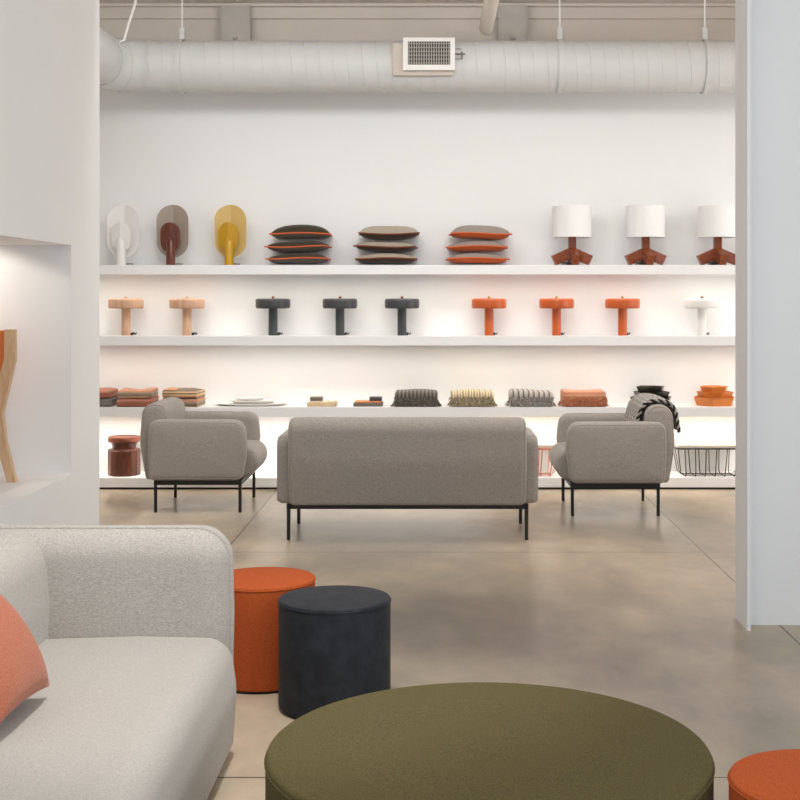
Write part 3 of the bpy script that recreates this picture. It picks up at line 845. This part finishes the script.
# ------------------------------------------------------------------ ottomans
def ottoman(label, loc, R, h, m_side, m_top, cat='ottoman', edge=0.007, name='ottoman', group=None):
    t = thing(name, label, cat, loc, 0, group)
    bm = NB(); lathe(bm, [(0.0, 0.010), (R - 0.008, 0.010), (R - 0.002, 0.014), (R, 0.022), (R, h - edge - 0.008)], 96, cap=False); link('side_cover', bm, m_side, t)
    bm = NB()
    pf = [(R, h - edge - 0.008)]
    for k in range(7):
        a = PI / 2 * k / 6; pf.append((R - edge + edge * math.cos(a), h - edge + edge * math.sin(a)))
    for f in (0.9, 0.7, 0.45, 0.2): pf.append((R * f, h + 0.008 * (1 - f)))
    pf.append((0.0, h + 0.009))
    lathe(bm, pf, 96, cap=False); link('top_cover', bm, m_top, t)
    bm = NB(); K = 96; tube(bm, [((R + 0.0005) * math.cos(2 * PI * k / K), (R + 0.0005) * math.sin(2 * PI * k / K), h - edge - 0.004) for k in range(K)], 0.0028, 8, closed=True); link('piping', bm, m_side, t)
    bm = NB(); lathe(bm, [(0.0, 0.0), (R - 0.012, 0.0), (R - 0.012, 0.011), (0.0, 0.011)], 64); link('base', bm, M['darkbase'], t)
    return t
ottoman('big round olive green ottoman in the centre foreground', (0.1275, 3.336, 0), 0.5625, 0.41, M['olive'], M['olive'], edge=0.014)
ottoman('dark slate blue leather pouf in front of the rust one', (-0.392, 4.97, 0), 0.212, 0.415, M['navy'], M['navy'], group='small round poufs', name='pouf')
ottoman('rust orange pouf half hidden behind the sofa arm and the blue pouf', (-0.713, 5.325, 0), 0.213, 0.415, M['rust'], M['rust'], group='small round poufs', name='pouf')
ottoman('rust orange pouf at the right foreground corner beside the olive ottoman', (0.897, 3.06, 0), 0.213, 0.425, M['rust'], M['rust'], group='small round poufs', name='pouf')

# ------------------------------------------------------------------ chair in the niche
BEECH = wood('pale beech', (218, 186, 148), (200, 164, 124), (50, 50, 6), 0.45)
LEA = plain('orange leather', (206, 112, 44), 0.5, bump=0.1, scale=90)
t = thing('lounge_chair', 'pale wood chair with orange leather back standing in the lit wall niche', 'chair', (-2.49, 6.6, NZ0))
def frame_post(yc, sgn, m):
    bm = NB()
    # zigzag board in the X-Z plane: foot, waist, shoulder, top
    cen = [(0.272, 0.0), (0.215, 0.21), (0.19, 0.36), (0.262, 0.64), (0.262, 0.795)]
    hw = [0.022, 0.026, 0.034, 0.028, 0.026]
    ring = []
    for (x, z), h in zip(cen, hw):
        ring.append([bm.verts.new((sgn * (x - h), yc - 0.022, z)), bm.verts.new((sgn * (x + h), yc - 0.022, z)), bm.verts.new((sgn * (x + h), yc + 0.022, z)), bm.verts.new((sgn * (x - h), yc + 0.022, z))])
    for a, b in zip(ring, ring[1:]):
        for k in range(4): bm.faces.new((a[k], a[(k + 1) % 4], b[(k + 1) % 4], b[k]))
    bm.faces.new(ring[0]); bm.faces.new(ring[-1])
    link('side_post', bm, m, t, False)
frame_post(0.23, 1, BEECH); frame_post(0.23, -1, BEECH)
for s in (-1, 1):
    bm = NB()
    cen = [(0.272, 0.0), (0.215, 0.21), (0.21, 0.34)]
    for (x0, z0), (x1, z1) in zip(cen, cen[1:]):
        pts = [(s * (x0 - 0.022), z0), (s * (x0 + 0.022), z0), (s * (x1 + 0.022), z1), (s * (x1 - 0.022), z1)]
        A = [bm.verts.new((x, -0.25, z)) for x, z in pts]; B = [bm.verts.new((x, -0.205, z)) for x, z in pts]
        bm.faces.new(A); bm.faces.new(B)
        for k in range(4): bm.faces.new((A[k], A[(k + 1) % 4], B[(k + 1) % 4], B[k]))
    link('front_leg', bm, BEECH, t, False)
    bm = NB(); box(bm, s * 0.19 - 0.02, s * 0.19 + 0.02, -0.25, 0.25, 0.335, 0.375, 0.004); link('seat_rail', bm, BEECH, t, False)
bm = NB(); box(bm, -0.2, 0.2, -0.25, 0.22, 0.368, 0.4, 0.012, 3); link('seat', bm, LEA, t)
bm = NB(); box(bm, -0.242, 0.242, 0.218, 0.242, 0.46, 0.79, 0.008, 3); link('backrest', bm, LEA, t)

# ------------------------------------------------------------------ ductwork
DY, DZ, DR = 10.56, 3.415, 0.206
t = thing('air_duct', 'white painted spiral air duct running under the ceiling', 'duct', (0, DY, DZ))
bm = NB(); XL = at(150, DY)
K = 48
def ringx(x, r): return [(x, r * math.cos(2 * PI * k / K), r * math.sin(2 * PI * k / K)) for k in range(K)]
def loft(bm, rings):
    R_ = [[bm.verts.new(p) for p in r] for r in rings]
    for A, B in zip(R_, R_[1:]):
        for k in range(K): bm.faces.new((A[k], A[(k + 1) % K], B[(k + 1) % K], B[k]))
    return R_
loft(bm, [ringx(XL, DR), ringx(4.19, DR)]); link('straight_run', bm, M['duct'], t)
bm = NB(); pts = []; pitch = 0.113
n = int((4.15 - XL) / pitch * 28)
for k in range(n):
    a = 2 * PI * k / 28; pts.append((XL + 0.03 + pitch * k / 28, -(DR + 0.0) * math.cos(a), -(DR) * math.sin(a)))
tube(bm, pts, 0.0042, 5); link('spiral_seam', bm, M['duct'], t)
bm = NB(); rr = []
RB = 0.34
for k in range(9):
    a = PI / 2 * k / 8; cx = XL - RB * math.sin(a); cy = -RB * (1 - math.cos(a))
    rr.append([(cx + math.sin(a) * 0 + (DR + 0.003) * math.cos(2 * PI * j / K) * -math.sin(a) * 1.0, cy + (DR + 0.003) * math.cos(2 * PI * j / K) * math.cos(a), (DR + 0.003) * math.sin(2 * PI * j / K)) for j in range(K)])
# radial direction in the bend plane is (-sin a, cos a) turned with the axis
loft(bm, rr); link('elbow', bm, M['duct'], t)
bm = NB(); loft(bm, [[(XL - RB + (DR) * math.cos(2 * PI * j / K) * -1.0, -RB - yy, DR * math.sin(2 * PI * j / K)) for j in range(K)] for yy in (0.0, 2.4)]); link('branch_run', bm, M['duct'], t)
for xx, ww in ((XL - 0.02, 0.03), (XL + 0.012, 0.012)):
    bm = NB(); loft(bm, [ringx(xx, DR), ringx(xx, DR + 0.009), ringx(xx + ww, DR + 0.009), ringx(xx + ww, DR)]); link('collar', bm, M['duct'], t)
for a in (PI * 0.22, PI * 0.5 - 0.02):
    bm = NB(); pp = []
    for j in range(K):
        c, s2 = math.cos(2 * PI * j / K), math.sin(2 * PI * j / K); r2 = DR + 0.004
        pp.append((XL - RB * math.sin(a) - r2 * c * math.sin(a), -RB * (1 - math.cos(a)) + r2 * c * math.cos(a), r2 * s2))
    tube(bm, pp, 0.005, 6, closed=True); link('elbow_seam', bm, M['duct'], t)
# register
YR = DY - DR - 0.06
vx0, vx1 = at(403, YR), at(455, YR); vz0 = 1.55 + (298 - 70) / 1310 * YR; vz1 = 1.55 + (298 - 37.5) / 1310 * YR
bm = NB(); box(bm, vx0 - 0.04 + 0.04, vx1 - 0.005, -DR - 0.045, -0.1, vz0 - DZ + 0.005, vz1 - DZ - 0.005)
reg = link('register', bm, M['vent'], t, False)
bm = NB(); box(bm, vx0 - 0.085, vx1 - 0.01, -DR - 0.012, -0.08, vz0 - DZ - 0.035, vz1 - DZ - 0.03, 0.01); link('saddle', bm, M['ledger'], reg, False)
bm = NB(); fw = 0.042
yf = -DR - 0.06
for x0, x1, z0, z1 in ((vx0, vx1, vz0, vz0 + fw), (vx0, vx1, vz1 - 0.03, vz1), (vx0, vx0 + fw * 0.9, vz0 + fw, vz1 - 0.03), (vx1 - fw * 0.9, vx1, vz0 + fw, vz1 - 0.03)):
    box(bm, x0, x1, yf, yf + 0.02, z0 - DZ, z1 - DZ)
link('register_frame', bm, M['vent'], reg, False)
bm = NB(); box(bm, vx0 + 0.03, vx1 - 0.03, yf + 0.012, yf + 0.014, vz0 - DZ + 0.03, vz1 - DZ - 0.025); link('shade_sheet', bm, M['ventdark'], reg, False)  # dark sheet behind the grille, coloured as the shade inside the vent
bm = NB(); n = 17
for k in range(n):
    x = vx0 + fw * 0.9 + (vx1 - vx0 - 1.8 * fw) * (k + 0.5) / n; box(bm, x - 0.0042, x + 0.0042, yf + 0.003, yf + 0.011, vz0 + 0.03 - DZ, vz1 - 0.02 - DZ)
for k in range(6):
    z = vz0 + fw + (vz1 - vz0 - fw - 0.03) * (k + 0.5) / 6; box(bm, vx0 + 0.03, vx1 - 0.03, yf + 0.009, yf + 0.0115, z - 0.0025 - DZ, z + 0.0025 - DZ)
link('grille', bm, M['louver'], reg, False)
bm = NB(); zc = (vz0 + vz1) / 2 - DZ
tube(bm, [(vx1 - 0.01, yf + 0.01, zc), (vx1 + 0.08, yf + 0.01, zc)], 0.006, 8); tube(bm, [(vx1 + 0.055, yf + 0.01, zc - 0.04), (vx1 + 0.055, yf + 0.01, zc + 0.02)], 0.006, 8)
tube(bm, [(vx1 - 0.01, yf + 0.01, zc + 0.04), (vx1 + 0.05, yf + 0.01, zc + 0.04)], 0.003, 8); tube(bm, [(vx1 - 0.01, yf + 0.01, zc - 0.04), (vx1 + 0.05, yf + 0.01, zc - 0.04)], 0.003, 8)
link('damper_lever', bm, M['steel'], reg)

# hangers
def hanger(px, label, w=0.042, strap=True):
    X = at(px, DY - DR); h = thing('duct_hanger', label, 'hanger', (X, DY, DZ), 0, 'duct hangers')
    bm = NB(); Rr = DR + 0.0065
    if strap:
        loft(bm, [ringx(-w / 2, Rr), ringx(-w / 2, Rr + 0.005), ringx(w / 2, Rr + 0.005), ringx(w / 2, Rr)])
    box(bm, -w / 2, w / 2, -0.012, 0.012, Rr, Rr + 0.10, 0.002)
    link('strap', bm, M['duct'], h)
    bm = NB(); tube(bm, [(0, 0, Rr + 0.09), (0, 0, CEIL - DZ)], 0.007, 8); link('rod', bm, M['vent'], h)
hanger(177, 'white duct hanger strap nearest the duct elbow')
hanger(562, 'white duct hanger strap to the right of the air register')
hanger(710, 'white duct hanger strap nearest the right jamb')
bm = NB(); tube(bm, [(at(138, 10.3), 10.3, CEIL), (at(135, 10.3), 10.3, 3.86), (at(129, 10.3), 10.3, 3.72), (at(124, 10.31), 10.31, 3.58), (at(121, 10.34), 10.29, 3.57)], 0.011, 8)
tag(link('cable', bm, M['vent'], None), 'white cable sagging from ceiling to the duct elbow', 'cable')
t = thing('conduit_pipe', 'beige round pipe running above the duct towards the back wall', 'pipe', (at(486, 10.55), 10.55, 3.71))
bm = NB(); lathe(bm, [(0.0, -0.0), (0.03, 0.004), (0.05, 0.02), (0.056, 0.05), (0.056, 4.0), (0.0, 4.0)], 28)
bmesh.ops.transform(bm, matrix=Matrix.Rotation(PI / 2, 4, 'X'), verts=bm.verts); link('pipe_run', bm, M['ceil'], t)
bm = NB(); tube(bm, [(0, -0.06, 0.05), (0, -0.06, CEIL - 3.71)], 0.008, 8); link('pipe_hanger', bm, M['steel'], t)

# ------------------------------------------------------------------ lights
def area(name, loc, rot, sx, sy, p, c=(1, 1, 1), spread=180):
    l = bpy.data.lights.new(name, 'AREA'); l.shape = 'RECTANGLE'; l.size = sx; l.size_y = sy; l.energy = p; l.color = c; l.spread = math.radians(spread)
    o = bpy.data.objects.new(name, l); COL.objects.link(o); o.location = loc; o.rotation_euler = rot; return o
def spot(name, loc, tgt, ang, p, c=(1, 1, 1), rad=0.05, blend=0.4):
    l = bpy.data.lights.new(name, 'SPOT'); l.energy = p; l.spot_size = math.radians(ang); l.spot_blend = blend; l.color = c; l.shadow_soft_size = rad
    o = bpy.data.objects.new(name, l); COL.objects.link(o); o.location = loc
    o.rotation_euler = (Vector(tgt) - Vector(loc)).to_track_quat('-Z', 'Y').to_euler(); return o
WARM = (1.0, 0.91, 0.78); NEUT = (1.0, 0.985, 0.975); COOL = (0.76, 0.88, 1.0)
area('ceiling_light_back_room', (-0.5, 7.88, 3.9), (math.radians(70), 0, 0), 5.0, 0.7, 72, NEUT)
area('ceiling_light_over_seats', (-0.2, 8.5, 3.95), (math.radians(14), 0, 0), 5.4, 0.8, 46, NEUT, 115)
area('window_back_room', (4.15, 8.9, 2.2), (0, math.radians(90), 0), 3.0, 3.2, 52, (1, 0.99, 0.98))
for i, p in ((1, 24), (2, 10.5), (3, 9)):
    area('shelf_led', (0, 10.68, SH[i] - TH - 0.012), (math.radians(26), 0, 0), 8.3, 0.03, p, WARM, 130)
spot('track_spot_above', (-0.45, 3.7, 3.9), (-0.72, 4.3, 0.1), 50, 275, (1, 0.98, 0.95), 0.09, 0.7)
spot('track_spot_front', (2.8, -0.4, 3.5), (-0.3, 3.6, 0.2), 40, 130, (1, 0.98, 0.95), 0.09, 0.6)
area('window_front_room', (4.15, 1.2, 2.2), (0, math.radians(90), 0), 3.0, 4.0, 64, COOL)
area('shopfront_daylight', (0.8, -2.5, 2.0), (math.radians(90), 0, 0), 5.5, 3.0, 58, COOL)
area('ceiling_fill_front_room', (0.2, 3.2, 3.95), (0, 0, 0), 3.0, 3.0, 46, (1, 0.98, 0.96))  # unseen soft fill added overhead to brighten the front room
spot('niche_downlight', (-2.62, 6.75, 1.80), (-2.52, 7.14, 1.25), 112, 8, WARM, 0.05, 0.06)
w = bpy.data.worlds.new('World'); S.world = w; w.use_nodes = True
bg = w.node_tree.nodes['Background']; bg.inputs[0].default_value = (0.80, 0.90, 1.0, 1); bg.inputs[1].default_value = 0.85

# ------------------------------------------------------------------ camera
cd = bpy.data.cameras.new('Camera'); cam = bpy.data.objects.new('Camera', cd); COL.objects.link(cam)
cam.location = (0, 0, 1.55); cam.rotation_euler = (PI / 2, 0, 0)
cd.sensor_width = 36; cd.sensor_fit = 'HORIZONTAL'; cd.lens = 1310 / 800 * 36
cd.shift_x = -38 / 800.0; cd.shift_y = -102 / 800.0
S.camera = cam
vs = S.view_settings; vs.view_transform = 'Standard'; vs.look = 'None'; vs.gamma = 1; vs.exposure = 0.05
try: vs.use_curve_mapping = False
except Exception: pass
S.cycles.use_denoising = True
S.cycles.max_bounces = 10; S.cycles.diffuse_bounces = 6
